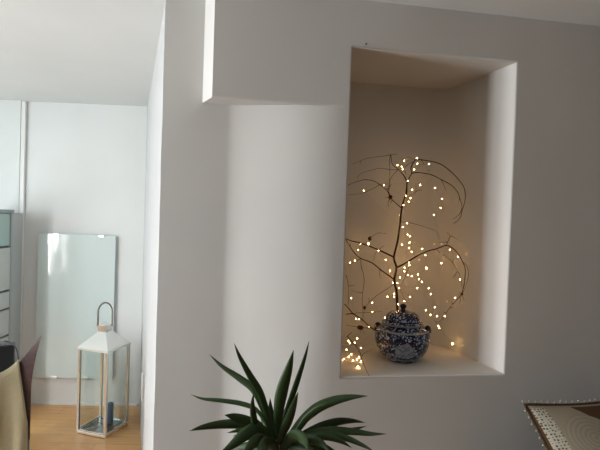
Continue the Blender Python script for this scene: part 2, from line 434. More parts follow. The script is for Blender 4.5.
def frust(bm, r0, z0, r1, z1, cap0=True, cap1=True):
    a = [bm.verts.new((x*r0, y*r0, z0)) for x, y in ((-1, -1), (1, -1), (1, 1), (-1, 1))]
    b = [bm.verts.new((x*r1, y*r1, z1)) for x, y in ((-1, -1), (1, -1), (1, 1), (-1, 1))]
    for i in range(4): bm.faces.new((a[i], a[(i+1) % 4], b[(i+1) % 4], b[i]))
    if cap0: bm.faces.new(a[::-1])
    if cap1: bm.faces.new(b)
frust(bm, hs+.012, ze, hs+.012, ze+.014); frust(bm, hs+.012, ze+.0141, .033, ze+.112)
obj('roof', bm, M_ST, ln)
bm = bmesh.new(); frust(bm, .032, ze+.1125, .037, ze+.155); obj('roof_neck', bm, M_ST2, ln)
bm = bmesh.new(); lathe(bm, [(0, ze+.1555), (.038, ze+.1555), (.04, ze+.159), (.03, ze+.168), (.012, ze+.174), (0, ze+.175)], 32); obj('vent_cap', bm, M_ST2, ln, auto=40)
bm = bmesh.new(); hp = []
for k in range(25):
    a = math.pi*k/24; hp.append((.047*math.cos(a), 0, ze+.245+.068*math.sin(a)))
hp = [(.047, 0, ze+.15)]+hp+[(-.047, 0, ze+.15)]
Rh = Matrix.Rotation(rad(28), 4, 'Z')
rb = []
for i, p in enumerate(hp):
    p = Vector(p); nx_ = Vector(hp[min(i+1, len(hp)-1)])-Vector(hp[max(i-1, 0)]); nx_.normalize(); o_ = Vector((nx_.z, 0, -nx_.x))
    rb.append([bm.verts.new(Rh @ (p+o_*a*.0055+Vector((0, b*.010, 0)))) for a, b in ((-1, -1), (1, -1), (1, 1), (-1, 1))])
for A, Bq in zip(rb, rb[1:]):
    for k in range(4): bm.faces.new((A[k], A[(k+1) % 4], Bq[(k+1) % 4], Bq[k]))
bm.faces.new(rb[0][::-1]); bm.faces.new(rb[-1]); obj('handle', bm, M_ST2, ln, auto=50)
bm = bmesh.new(); tube(bm, [Rh @ Vector((-.062, 0, ze+.158)), Rh @ Vector((.062, 0, ze+.158))], .004, 10); obj('handle_pin', bm, M_ST2, ln, True)
# candle inside
cp = la + Vector((.035, .035, .0285))
cd = empty('candle', cp, 'slim blue pillar candle standing inside the steel lantern', 'candle')
bm = bmesh.new(); lathe(bm, [(0, 0), (.021, 0), (.022, .003), (.022, .142), (.019, .146), (.006, .142), (0, .141)], 32)
obj('wax', bm, mat('blue_wax', (.06, .13, .24), .5, Subsurface_Weight=.1), cd, auto=50)
bm = bmesh.new(); tube(bm, [(0, 0, .1415), (.001, 0, .15), (.003, 0, .156)], .0012, 6); obj('wick', bm, M_BLK, cd)

# ------------------------------------------------------------------ ginger jar
jp = atz(401.3, 359, NZ0); jp = Vector((jp.x, jp.y, NZ0+.0005))
jr = empty('ginger_jar', jp, 'round blue and white porcelain ginger jar with domed lid on the niche shelf', 'jar', rad(-10))
def porcelain(name, med=False):
    m = mat(name, (.5, .55, .62), .16, spec=.6)
    v = coords(m)
    ns = nd(m, 'ShaderNodeTexNoise', i_Scale=26, i_Detail=2); lk(m, v, ns.inputs['Vector'])
    mx = nd(m, 'ShaderNodeMix', data_type='VECTOR'); mx.inputs[0].default_value = .05
    lk(m, v, mx.inputs[4]); lk(m, ns.outputs['Color'], mx.inputs[5])
    vo = nd(m, 'ShaderNodeTexVoronoi', feature='DISTANCE_TO_EDGE', i_Scale=62); lk(m, mx.outputs[1], vo.inputs['Vector'])
    vo2 = nd(m, 'ShaderNodeTexVoronoi', feature='F1', i_Scale=62); lk(m, mx.outputs[1], vo2.inputs['Vector'])
    pet = ramp(m, vo.outputs['Distance'], [(.0, (.006, .010, .045)), (.13, (.010, .018, .08)), (.20, (.42, .50, .64)), (.36, (.46, .54, .68)), (.43, (.02, .035, .14))])
    n2 = nd(m, 'ShaderNodeTexNoise', i_Scale=34, i_Detail=2); lk(m, v, n2.inputs['Vector'])
    sel = ramp(m, n2.outputs['Fac'], [(.56, (0, 0, 0)), (.62, (1, 1, 1))])
    a = nd(m, 'ShaderNodeMix', data_type='RGBA'); lk(m, sel, a.inputs[0]); lk(m, pet, a.inputs[6]); a.inputs[7].default_value = (.010, .015, .05, 1)
    out = a.outputs[2]
    # ring bands by height
    sp = nd(m, 'ShaderNodeSeparateXYZ'); tc = nd(m, 'ShaderNodeTexCoord'); lk(m, tc.outputs['Object'], sp.inputs[0])
    for zc, hw, col in ([(.135, .0035, (.30, .34, .38)), (.016, .004, (.27, .31, .36)), (.0265, .0015, (.01, .015, .05))] if med else [(.158, .004, (.26, .29, .33)), (.150, .002, (.012, .016, .05)), (.172, .0025, (.01, .015, .05))]):
        d = nd(m, 'ShaderNodeMath', operation='SUBTRACT'); lk(m, sp.outputs['Z'], d.inputs[0]); d.inputs[1].default_value = zc
        ab = nd(m, 'ShaderNodeMath', operation='ABSOLUTE'); lk(m, d.outputs[0], ab.inputs[0])
        lt = nd(m, 'ShaderNodeMath', operation='LESS_THAN'); lk(m, ab.outputs[0], lt.inputs[0]); lt.inputs[1].default_value = hw
        b = nd(m, 'ShaderNodeMix', data_type='RGBA'); lk(m, lt.outputs[0], b.inputs[0]); lk(m, out, b.inputs[6]); b.inputs[7].default_value = (*col, 1); out = b.outputs[2]
    if med:   # pale lobed medallion on the front
        mp = nd(m, 'ShaderNodeVectorMath', operation='DISTANCE'); mm = nd(m, 'ShaderNodeMapping'); mm.inputs['Scale'].default_value = (1, 1, 1.25)
        lk(m, tc.outputs['Object'], mm.inputs['Vector']); lk(m, mm.outputs[0], mp.inputs[0]); mp.inputs[1].default_value = (.010, -.116, .060*1.25)
        nn = nd(m, 'ShaderNodeTexNoise', i_Scale=60, i_Detail=1); lk(m, tc.outputs['Object'], nn.inputs['Vector'])
        ad = nd(m, 'ShaderNodeMath', operation='MULTIPLY_ADD'); lk(m, nn.outputs['Fac'], ad.inputs[0]); ad.inputs[1].default_value = .022; lk(m, mp.outputs['Value'], ad.inputs[2])
        lt = nd(m, 'ShaderNodeMath', operation='LESS_THAN'); lk(m, ad.outputs[0], lt.inputs[0]); lt.inputs[1].default_value = .054
        wv = ramp(m, nn.outputs['Fac'], [(.4, (.30, .35, .43)), (.5, (.13, .18, .28)), (.6, (.33, .38, .45))])
        b = nd(m, 'ShaderNodeMix', data_type='RGBA'); lk(m, lt.outputs[0], b.inputs[0]); lk(m, out, b.inputs[6]); lk(m, wv, b.inputs[7]); out = b.outputs[2]
    lk(m, out, bsdf(m).inputs['Base Color']); return m
bm = bmesh.new()
body = [(0, .004), (.054, .004), (.058, 0), (.066, 0), (.068, .005), (.076, .012), (.094, .028), (.108, .050), (.1155, .076), (.118, .100), (.1165, .118), (.112, .130), (.1145, .133), (.112, .138), (.100, .1415), (.086, .146), (.082, .152), (.078, .152), (.076, .146), (0, .14)]
lathe(bm, [tuple(p) for p in [Vector(q) for q in body]], 64); obj('body', bm, porcelain('porcelain_body', True), jr, auto=45)
bm = bmesh.new()
lid = [(0, .1525), (.083, .1525), (.088, .156), (.089, .160), (.085, .1645), (.076, .1675), (.075, .171), (.0735, .183), (.068, .194), (.056, .203), (.038, .208), (.016, .211), (0, .211)]
lathe(bm, lid, 64); lido = obj('lid', bm, porcelain('porcelain_lid'), jr, auto=45)
bm = bmesh.new(); lathe(bm, [(0, .2112), (.013, .2112), (.010, .216), (.0085, .222), (.0135, .228), (.0145, .233), (.011, .239), (.004, .242), (0, .2425)], 32)
M_GLZ = mat('dark_glaze', (.012, .016, .045), .2); obj('knob', bm, M_GLZ, lido, auto=45)
for sx in (-1, 1):      # little animal-mask ears on the shoulder
    bm = bmesh.new()
    Rm = Matrix.Rotation(rad(0 if sx > 0 else 180), 4, 'Z')
    pts = [Rm @ Vector(q) for q in ((.098, 0, .141), (.104, 0, .1465), (.110, 0, .1445), (.114, 0, .135), (.116, 0, .122))]
    tube(bm, catmull(pts, 4), [.0055+.003*math.sin(i/16*math.pi) for i in range(17)], 10)
    tube(bm, catmull([Rm @ Vector(q) for q in ((.106, -.020, .137), (.111, -.010, .141), (.113, 0, .143), (.111, .010, .141), (.106, .020, .137))], 4), .0055, 10)
    obj('ear_handle', bm, M_GLZ, jr, True)

# ------------------------------------------------------------------ bare branches in the niche
M_TWIG = noisy(mat('dark_bark', (.06, .035, .02), .85), 90, (.022, .012, .007), (.05, .028, .016), .4, sc=(1, 1, .3))
M_TWIG2 = noisy(mat('twig_bark', (.1, .06, .04), .85), 90, (.05, .028, .015), (.09, .052, .03), .3, sc=(1, 1, .3))
M_CONE = noisy(mat('cone_brown', (.05, .025, .012), .9), 150, (.03, .014, .006), (.075, .036, .018), .6)
def dfield(x, y): return .285 + .035*math.sin(x*.035+.7) + .03*math.sin(y*.03+1.1)
def stroke(bm, pts, r0, r1, dd=0, n=5, seg=7):
    q = []; m_ = len(pts)
    for i, (x, y) in enumerate(pts): q.append(Vector((x, y, dfield(x, y)+dd*i/(m_-1))))
    q = catmull(q, n); k = len(q)
    w3 = []
    for p in q:
        d_ = p.z; v_ = atd(p.x, p.y, d_)
        while v_.dot(T) > 1.128-.16*d_: d_ -= .005; v_ = atd(p.x, p.y, d_)
        w3.append(v_)
    tube(bm, w3, [r0+(r1-r0)*(i/(k-1))**.8 + .00035*noise.noise(w3[i]*60) for i in range(k)], seg)
def cone(bm, x, y, r, dd=0):
    c = atd(x, y, dfield(x, y)+dd); v0 = len(bm.verts)
    rr = bmesh.ops.create_icosphere(bm, subdivisions=3, radius=r)
    for v in rr['verts']:
        k = 1 + .38*noise.noise(v.co*260+Vector((x, y, 0))); v.co = Vector((v.co.x*k, v.co.y*k, v.co.z*1.2*k)) + c
tr = empty('bare_branch', atz(399.5, 352, NZ0), 'tall dark bare branch with arching twigs rising behind the blue jar', 'branch')
tb = tr.location.copy()
def child(name, bm, m_, par, loc): 
    for v in bm.verts: v.co -= loc
    return obj(name, bm, m_, par, True)
# trunk stands on the shelf behind the jar
q0 = atd(398, 318, .345); foot = Vector((q0.x, q0.y, NZ0+.002)); tr.location = foot; tb = foot.copy()
bm = bmesh.new()
trunk = [(398, 318), (397.2, 306), (396.7, 292), (394.3, 280), (396.4, 267.8), (393.9, 257.2), (397.4, 242), (399.8, 226), (401.7, 208.3), (404.6, 198), (406.4, 192), (406.9, 182)]
w3 = [foot+Vector((.004, .0, 0)), foot+Vector((.002, -.002, .09))] + [atd(x, y, dfield(x, y) + (.0 if i else .0)) for i, (x, y) in enumerate(trunk)]
w3 = catmull(w3, 6); k = len(w3)
tube(bm, w3, [.0064-.0028*(i/(k-1)) + .0005*noise.noise(w3[i]*40) for i in range(k)], 10)
child('stem', bm, M_TWIG, tr, tb)
LIMBS = [
 ('b', [(393.9,257.2),(381,251),(370,246.5),(361,243.2),(352,241),(346,239),(341,237)], .0042, .0020, -.06),
 ('b', [(394.3,279.5),(388,275),(381,270),(372,262.8),(361,258.5),(355,253.5),(349.5,245.5),(346,240)], .0036, .0018, -.03),
 ('b', [(396.4,267.8),(405,263.5),(413,258.6),(420,254.4),(427.8,251.1),(436.1,248.9),(446.1,245.6),(452.2,247.8),(457.8,253.3),(462.2,261.1),(465,267.8),(465,276.7),(463.3,287.8),(461.9,294.4)], .0040, .0014, -.09),
 ('b', [(406.9,182),(403.9,175.6),(398.3,169.4),(392.2,163.9),(390.9,154.8)], .0030, .0014, .02),
 ('b', [(406.9,182),(411.7,173.3),(410.9,167.8),(414.4,161.1),(417.8,159.8),(424.4,160.2),(440,163.9),(453.3,173.8),(462.2,184.4),(465,191.6),(464.9,201),(462,211),(460.5,217),(457,221.5),(453.5,223.3)], .0030, .0013, -.08),
 ('b', [(411.7,173.3),(417.8,172.6),(427.8,173.9),(433,175.3),(440.9,179.5),(451.6,185.3),(457.8,192.4),(460.8,202.2),(461.8,208),(459,214.5),(453,219.3)], .0026, .0011, -.05),
 ('b', [(401.7,208.3),(391.5,199),(387,190.5),(379.5,184.5),(373,180.8),(365,179.7),(359,181),(353,183),(348,185)], .0024, .0011, -.05),
]
TWIGS = [
 ([(390.9,154.8),(397,154)], 0), ([(390.9,154.8),(384,156),(368,158.2),(360.5,160.8),(352.5,163.7)], -.05), ([(360.5,160.8),(360.4,163.4)], -.0),
 ([(390.5,155),(389.6,160),(389.8,170),(389.6,180),(388.6,190),(390,196)], .03),
 ([(398.3,169.4),(390,169.6),(380,168.3),(371,170.3),(363,172.5),(359,175.5),(357,178.5)], -.06),
 ([(398.3,169.4),(393,175),(390,180),(389.3,187),(389,192),(390.5,197)], .02),
 ([(379.5,184.5),(376,187),(371,189.5),(363,193),(353,194.5),(347,195)], -.06),
 ([(389.5,187),(391.5,184)], -.01), ([(389,190),(386.5,188)], .0),
 ([(390,199),(388,203),(388.7,207)], -.01), ([(392,200),(390.5,203.8)], -.01), ([(390,197),(385,197.5)], -.01),
 ([(440.9,179.5),(443.6,184.4),(446.2,190.7)], -.02), ([(459.6,198),(458,204.5)], -.01),
 ([(405.6,194.7),(412,194.6),(415.5,192.5),(416,187),(415.3,181.5)], -.03), ([(415.5,192),(419,190.3),(422.5,190.8)], -.02),
 ([(400.3,221.8),(408,222.4),(420,225.5),(428,228),(435.5,231),(438,235),(439,239.5)], -.09),
 ([(462.2,261.5),(466.5,265.5),(468.4,273.3),(467.2,281),(464.4,289.4),(462,294)], -.08),
 ([(436.1,248.9),(440,252.8),(446.7,257.2),(452.8,262.8),(457.2,270),(460.6,277.8),(462,287.8),(462,294)], .02),
 ([(457.2,271.7),(455,275),(452.8,277.8)], -.01), ([(452.8,262.5),(453.8,259)], 0),
 ([(446.1,245.6),(447.8,241.7),(450,235.7),(447,232)], .02), ([(450,235.7),(455,238),(460.5,241.5)], .0), ([(447.5,242),(438,242.7)], .02),
 ([(461.9,294.4),(456.9,299.9),(452.2,304.9),(448.3,309.8),(443,317.6),(439.5,321.3),(435.5,322.4)], -.03),
 ([(462,293),(462.8,297),(464.2,301.2)], -.01), ([(462,293),(458.5,292)], 0), ([(453,304),(451,301.7),(453.5,303.8)], 0), ([(449,308.5),(453.5,307)], 0),([(446,313),(443,312)], 0),([(436.5,322.3),(434.6,320.3)], 0),
 ([(460,296),(460.5,301),(459.5,304)], -.02),([(463,290),(464.5,284),(464.2,279)], .01),
 ([(369,246),(369.5,238.5),(373,236),(378,233),(386,233.6)], -.04), ([(379.5,250),(381.5,247.5),(384,246)], 0),
 ([(378,250),(375.3,254),(373.5,261)], -.01),
 ([(361,258.6),(361.2,266),(363.8,276),(364,284),(362.6,293),(362.5,305),(363,316),(362.6,321)], -.04), ([(362.6,293),(356,292),(351,290)], -.02),
 ([(380,269.5),(379.6,274),(380.8,278.3)], -.01), ([(361,258.5),(354,262),(348,265.5)], -.02),
 ([(393.5,284),(391,286.5),(382,292),(373,298.5),(368,303.5),(365,308.5),(363.4,317)], -.03), ([(369,302.5),(368.8,297.5)], 0),
 ([(346,275),(348,283),(348.4,290),(348.3,305)], -.02), ([(348.2,286),(351,285.7),(355,285)], 0),([(350.5,246),(350,243),(352,241)], 0),
 ([(409.5,260.8),(408.3,268.3),(402.2,283.3),(399,288)], -.02), ([(399.5,287),(402.5,294),(405.6,300.5)], -.02),
 ([(413,162),(408,164.5),(404,169)], .03), ([(417,160),(411,158),(406,157.5)], .02), ([(421,160),(423.5,163),(422.5,165)], -.01), ([(405,171),(405.8,174.5)], -.01),([(427,171),(430,170.3)], 0),
]
for _, pts, a, b, dd in LIMBS:
    bm = bmesh.new(); stroke(bm, pts, a, b, dd*.6); child('limb', bm, M_TWIG, tr, tb)
for pts, dd in TWIGS:
    if len(pts) == 3 and pts[0] == pts[2]: continue
    bm = bmesh.new(); stroke(bm, pts, .0015, .0007, dd*.6, seg=6); child('twig', bm, M_TWIG2, tr, tb)
for x, y, r in ((390.5, 197.2, .0085), (369.6, 238.7, .008), (364.6, 308, .0065), (461.9, 294, .0055)):
    bm = bmesh.new(); cone(bm, x, y, r, -.01); child('seed_cone', bm, M_CONE, tr, tb)
# side branch low on the left, its foot behind the jar
fb = atd(394, 334, .345); fb = Vector((fb.x, fb.y, NZ0+.002))
br2 = empty('bare_branch', fb, 'short dark branch with one big seed cone leaning left from behind the jar', 'branch')
bm = bmesh.new()
w3 = catmull([fb, fb+Vector((-.004, 0, .06)), atd(383, 333, .31)] + [atd(x, y, .245-.008*i) for i, (x, y) in enumerate([(374,329.5),(368,325),(362,319.5),(353,314),(346,314.3)])], 5)
tube(bm, w3, [.0038-.0018*i/(len(w3)-1) for i in range(len(w3))], 8); child('stem', bm, M_TWIG, br2, fb)
def sk(pts, a, b, d, dd, name='twig', par=None, loc=None, m_=None):
    bm = bmesh.new(); w = catmull([atd(x, y, d+dd*i/(len(pts)-1)) for i, (x, y) in enumerate(pts)], 5)
    tube(bm, w, [a+(b-a)*i/(len(w)-1) for i in range(len(w))], 7); child(name, bm, m_ or M_TWIG2, par, loc)
sk([(353,314),(349,309),(344.5,304)], .0028, .0018, .212, -.01, 'limb', br2, fb, M_TWIG)
sk([(353,313.7),(358,313),(372,312.3),(382,311.3)], .0013, .0007, .212, -.03, par=br2, loc=fb)
sk([(369.5,328),(360,327.5),(352,326),(346,325)], .0014, .0008, .235, -.03, par=br2, loc=fb)
sk([(361,329),(363.5,331),(364,334)], .0011, .0007, .228, -.01, par=br2, loc=fb); sk([(361,329.5),(360.5,333)], .0011, .0006, .228, -.01, par=br2, loc=fb)
bm = bmesh.new(); v = bmesh.ops.create_icosphere(bm, subdivisions=3, radius=.010)['verts']; c_ = atd(360.3, 327.6, .224)
for q in v: k_ = 1+.35*noise.noise(q.co*240); q.co = Vector((q.co.x*1.35*k_, q.co.y*k_, q.co.z*.95*k_)) + c_
child('seed_cone', bm, M_CONE, br2, fb)
# loose twig whose tip rests at the shelf's front edge
tip = atz(369, 375.6, NZ0+.002)
tw = empty('fallen_twig', tip, 'thin loose twig leaning over the fairy lights at the shelf front', 'twig')
tp = [tip]+[atd(x, y, d) for x, y, d in ((366,369.5,.045),(362.5,361,.075),(359,350.5,.10),(351,340.5,.13),(347.5,336.5,.14))]
bm = bmesh.new(); w3 = catmull(tp, 5); tube(bm, w3, [.0009+.0010*i/(len(w3)-1) for i in range(len(w3))], 7); child('stem', bm, M_TWIG2, tw, tip)
sk([(362,356),(364.5,352.8),(368,351.3),(373,349)], .0012, .0007, .085, .02, par=tw, loc=tip)
sk([(346.5,336.8),(349,334.5),(351.8,332.4)], .0014, .0008, .14, .0, par=tw, loc=tip)

# ------------------------------------------------------------------ fairy lights
BUL = [(383.9,185.2),(397.4,165.2),(404.3,160.9),(401.7,166.7),(402.8,169.4),(417.1,158.2),(417.3,163.7),(428.9,164.1),(414,169.6),(433,175.3),(407.9,180.8),(420.2,185),(412,189.7),(435.1,188),(405.7,195.8),(410.4,198.2),
(408.7,201.7),(403.4,205.1),(441.8,198.8),(440.5,207.8),(433.8,214.9),(400.1,215.2),(406.9,223.3),(402.8,227),(407.6,234.7),(410,236.4),(409.4,242.8),(402.1,244.6),(409.1,248),(411.6,251.8),(422.2,248.9),(425.3,255.2),(434.2,244.2),(394.4,257.9),(385.8,259.9),(390.1,270.6),(408.9,262.6),(409.3,265.2),(404.4,267.6),(404.4,271.2),(419.1,259.8),(426.4,268.1),(408,275.3),(411.8,276.2),(418,274.4),(419,279.1),(421.8,281.9),(400.2,277.4),(392.9,282.7),(397.4,283),(399,288),(417.1,288.1),(428.7,288.2),
(394.1,294.1),(394.1,296.9),(387.4,296.8),(410,296.8),(404.3,301.3),(404.5,308),(398.1,304.4),(384.8,317.9),(430.7,294.1),(434.8,307.2),(425.8,310.2),(430.5,314.8),(437.2,316.1),(441.4,244),(449.7,249.8),(457.9,257),(441.3,263.2),(460,279.5),(455.1,297.8),(447,301.3),(444.7,316.2),(438.3,325.8),(439.4,328.1),(452.5,343.9),
(363.9,190.6),(360.6,243.6),(368.4,243.8),(378.5,250.6),(358.3,250),(354.9,260.7),(350.1,262.7),(351.3,298.1),(372,302.8),(372.5,312.1),(356,319),(359,319.3),(369.1,326.6),(357.1,338.5),(348.5,341),(349.6,343),(354.7,342.6),(361,348),(346.6,349.6),(351.3,354),(349,356.7),(353,360.2),(358.8,357),(357,359.5),(360.8,361.2),(343.8,359),(358,366.9)]
DIM = {(434.2,244.2),(419.1,259.8),(447,301.3),(441.4,244)}; BIG = {(426.4,268.1),(452.5,343.9),(368.4,243.8),(358,366.9)}
def emis(name, col, s):
    m = mat(name, col, .4); b = bsdf(m); b.inputs['Emission Color'].default_value = (*col, 1); b.inputs['Emission Strength'].default_value = s; return m
M_BULB = emis('warm_led', (1, .54, .18), 54); M_DIM = emis('warm_led_facing_away', (1, .56, .2), 1.6)
fl = empty('fairy_lights', atz(356, 362, NZ0+.0005), 'warm white fairy lights strung through the branches and heaped on the niche shelf', 'fairy lights')
fo = fl.location.copy(); pos = []
for i, (x, y) in enumerate(BUL):
    if (x, y) == (452.5, 343.9): p = atd(x, y, .28)
    elif x < 365 and y > 352: p = atz(x, y, NZ0+.005)
    elif x < 365 and y > 332: p = atd(x, y, .10+.08*rnd.random())
    else: p = atd(x, y, dfield(x, y) + (-.012 if i % 3 else .05) + rnd.uniform(-.006, .012) - .0*x)
    if p.dot(N)-D0 > ND-.03: p = atd(x, y, ND-.04)
    for _ in range(20):      # keep clear of the niche's side wall
        if p.dot(T) > 1.115-.16*(p.dot(N)-D0): p = atd(x, y, p.dot(N)-D0-.01)
    pos.append(p)
    v = (x, y)
    r = .0032 if v in BIG else (.0022 if v in DIM else .0018)
    bm = bmesh.new()
    for q in bmesh.ops.create_icosphere(bm, subdivisions=2, radius=r)['verts']: q.co.z *= 1.25
    for q in bm.verts: q.co += p-fo
    obj('bulb', bm, M_DIM if v in DIM else M_BULB, fl, True)
left = list(range(1, len(pos))); order = [0]
while left:
    j = min(left, key=lambda k: (pos[k]-pos[order[-1]]).length); left.remove(j); order.append(j)
bm = bmesh.new(); wp = []
for a, b in zip(order, order[1:]):
    mid = (pos[a]+pos[b])/2 + Vector((0, 0, -.004)); mid.z = max(mid.z, NZ0+.002)
    wp += [pos[a]+Vector((0, 0, .004))-fo, mid-fo]
wp = catmull(wp + [pos[order[-1]]-fo], 3)
for p in wp: p.z = max(p.z, .0012)
tube(bm, wp, .00025, 4)
obj('wire', bm, mat('copper_wire', (.45, .25, .12), .3, 1), fl)

# nail above the niche
bm = bmesh.new(); q = at(365.4, 44.8, N, D0); tube(bm, [N*.004-N*.004, -N*.012], .0012, 8); tube(bm, [-N*.012, -N*.0135], .0032, 10)
nl = obj('nail', bm, mat('rusty_iron', (.06, .04, .03), .6), None); nl.location = q
tag(nl, 'small dark nail head in the wall above the niche top left', 'nail')

# ------------------------------------------------------------------ potted yucca
PD = 1.12
base = at(277, 452, Vector((0, 1, 0)), PD); pf = Vector((base.x, base.y, 0))
pp = empty('potted_yucca', pf, 'green potted yucca with long pointed strap leaves before the white wall', 'plant')
M_LEAF = mat('yucca_leaf', (.03, .08, .02), .48, spec=.35)
tc = nd(M_LEAF, 'ShaderNodeTexCoord'); sp = nd(M_LEAF, 'ShaderNodeSeparateXYZ'); lk(M_LEAF, tc.outputs['UV'], sp.inputs[0])
nn = nd(M_LEAF, 'ShaderNodeTexNoise', i_Scale=14, i_Detail=3); mp = nd(M_LEAF, 'ShaderNodeMapping'); mp.inputs['Scale'].default_value = (7, .4, 1)
lk(M_LEAF, tc.outputs['UV'], mp.inputs[0]); lk(M_LEAF, mp.outputs[0], nn.inputs['Vector'])
c1 = ramp(M_LEAF, nn.outputs['Fac'], [(.3, (.014, .033, .011)), (.7, (.042, .082, .024))])
oi = nd(M_LEAF, 'ShaderNodeObjectInfo'); mx = nd(M_LEAF, 'ShaderNodeMix', data_type='RGBA', blend_type='MULTIPLY'); mx.inputs[0].default_value = .6
lk(M_LEAF, c1, mx.inputs[6]); lk(M_LEAF, ramp(M_LEAF, oi.outputs['Random'], [(0, (.75, .8, .75)), (1, (1.25, 1.2, 1.0))]), mx.inputs[7]); lk(M_LEAF, mx.outputs[2], bsdf(M_LEAF).inputs['Base Color'])
def leaf(pts, wpx, dtip, tilt=.4, dmid=0, bow=.0):
    """pts: tip first ... base last, in px on depth planes; dtip metres towards the camera(-) or away(+) at tip"""
    n0 = len(pts); q = []
    for i, (x, y) in enumerate(pts):
        t = i/(n0-1); q.append(at(x, y, Vector((0, 1, 0)), PD + dtip*(1-t) + dmid*math.sin(t*math.pi)) - pf)
    q = catmull(q, 6); k = len(q); W = wpx*.80*PD/F
    bm = bmesh.new(); rows = []; uvl = bm.loops.layers.uv.new('UVMap')
    for i, p in enumerate(q):
        t = i/(k-1); d = (q[min(i+1, k-1)]-q[max(i-1, 0)]).normalized()
        view = ((p+pf)-Z*H).normalized()
        wd = d.cross(view).normalized(); nr = wd.cross(d).normalized()
        wd = (wd*math.cos(tilt)+nr*math.sin(tilt)).normalized(); nr = wd.cross(d).normalized()
        prof = math.sin(min(1, t/.62)*math.pi/2)**.95 * (1-.5*max(0, (t-.62)/.38)**1.2)
        hw = W/2*max(.012, prof)/max(.5, math.cos(tilt))
        row = []
        for c in (-1, -.55, 0, .55, 1):
            row.append(bm.verts.new(p + wd*c*hw + nr*(abs(c)*hw*.35)))
        rows.append((row, t))
    for (a, ta), (b, tb_) in zip(rows, rows[1:]):
        for j in range(4):
            f = bm.faces.new((a[j], a[j+1], b[j+1], b[j]))
            for lp, (uu, vv) in zip(f.loops, ((j/4, ta), ((j+1)/4, ta), ((j+1)/4, tb_), (j/4, tb_))): lp[uvl].uv = (uu, vv)
    o = obj('leaf', bm, M_LEAF, pp, True); md = o.modifiers.new('s', 'SOLIDIFY'); md.thickness = .0009; md.offset = 0
LV = [
 ([(209.5,354.5),(222,366),(240,378),(255,390),(265,412),(273,440)], 10, .10, .4, .0),
 ([(234,343),(240,357),(250,375),(260,392),(268,415),(275,440)], 9, -.02, .3, .0),
 ([(191,394.5),(203,399),(222,401),(243,404.5),(258,412),(272,436)], 6, .04, -.5, .0),
 ([(189.5,431),(203,427),(222,424),(243,424),(258,430),(272,444)], 12, -.05, .2, .03),
 ([(224.5,415),(235,417),(248,422),(260,428),(274,446)], 15, -.04, .25, .0),
 ([(253.5,393),(252.5,405),(254,418),(258,436),(270,450)], 8, -.10, .1, .0),
 ([(293.5,350),(289,368),(283,388),(279,410),(277,442)], 15, -.03, .15, .0),
 ([(309,341),(305.5,356),(300,374),(294,392),(286,415),(280,445)], 7.5, .09, .45, .0),
 ([(368,396),(352,396.8),(335,400),(318,407),(302,420),(284,444)], 13, .02, -.25, .02),
 ([(345,399.5),(330,403),(316,412),(304,422),(286,446)], 9, .14, .5, .0),
 ([(365,422.5),(352,421),(338,422),(322,427),(302,436),(282,448)], 12, .14, .2, .0),
 ([(387,434),(370,433.5),(352,431),(330,430),(308,434),(284,448)], 10, .0, -.4, .02),
 ([(366.5,426),(352,430),(334,434),(315,436),(300,440),(282,450)], 10, .10, .5, .0),
 ([(375,452),(362,445),(345,438),(326,435),(304,438),(284,450)], 9, -.06, .2, .03),
 ([(218,455),(232,445),(245,434),(258,430),(270,440),(276,452)], 17, -.12, .2, .0),
 ([(233,436),(244,434),(256,437),(268,446),(276,456)], 10, .10, .0, .0),
 ([(330,452),(322,444),(312,440),(300,442),(286,452)], 12, -.10, .2, .0),
 ([(298,392),(294,405),(289,420),(282,436),(278,452)], 11, -.10, .35, .0),
 ([(262,400),(263,412),(267,428),(273,446)], 12, .08, -.4, .0),
 ([(308,450),(304,440),(296,436),(288,442),(280,456)], 15, -.16, .1, .0),
 ([(240,462),(250,446),(260,440),(270,446),(276,456)], 15, -.17, .1, .0),
 ([(345,462),(332,452),(316,446),(298,446),(284,456)], 13, .06, .1, .0),
 ([(200,470),(220,456),(242,448),(260,448),(275,458)], 13, .08, .1, .0),
 ([(268,472),(262,455),(266,444),(273,446),(278,456)], 15, -.2, .1, .0),
 ([(320,480),(318,462),(306,450),(292,450),(280,460)], 13, -.14, .1, .0),
 ([(285,408),(284,420),(281,435),(278,452)], 13, .05, .2, .0),
]
for a in LV: leaf(*a)
for a in [([(328,403),(318,408),(308,417),(298,430),(284,447)], 8, -.03, .3), ([(227,433),(240,430),(252,431),(264,438),(275,450)], 9, -.02, .5), ([(352,448),(340,441),(324,437),(306,440),(284,452)], 9, -.04, .3), ([(233,441),(246,434),(258,433),(268,440),(276,452)], 12, .02, .2), ([(270,398),(271,412),(273,426),(276,445)], 10, .04, .2)]: leaf(*a)
bm = bmesh.new(); tz = base.z-.02
tube(bm, [(0, 0, .26), (.004, .002, .5), (-.002, 0, .8), (0, 0, tz-.03), (0, 0, tz+.05)], [.026, .024, .023, .021, .012], 16)
obj('trunk', bm, noisy(mat('yucca_bark', (.25, .18, .12), .9), 30, (.15, .10, .07), (.3, .22, .15), .6), pp, True)
bm = bmesh.new(); lathe(bm, [(0, 0), (.10, 0), (.104, .006), (.135, .27), (.14, .275), (.14, .295), (.132, .297), (.128, .27), (.125, .25)], 48); pot = obj('pot', bm, mat('grey_ceramic', (.35, .35, .34), .5), pp, auto=40)
bm = bmesh.new(); lathe(bm, [(0, .262), (.06, .264), (.1225, .258)], 40); obj('soil', bm, noisy(mat('potting_soil', (.04, .03, .02), 1), 60, (.02, .014, .01), (.06, .045, .03), .8), pot)

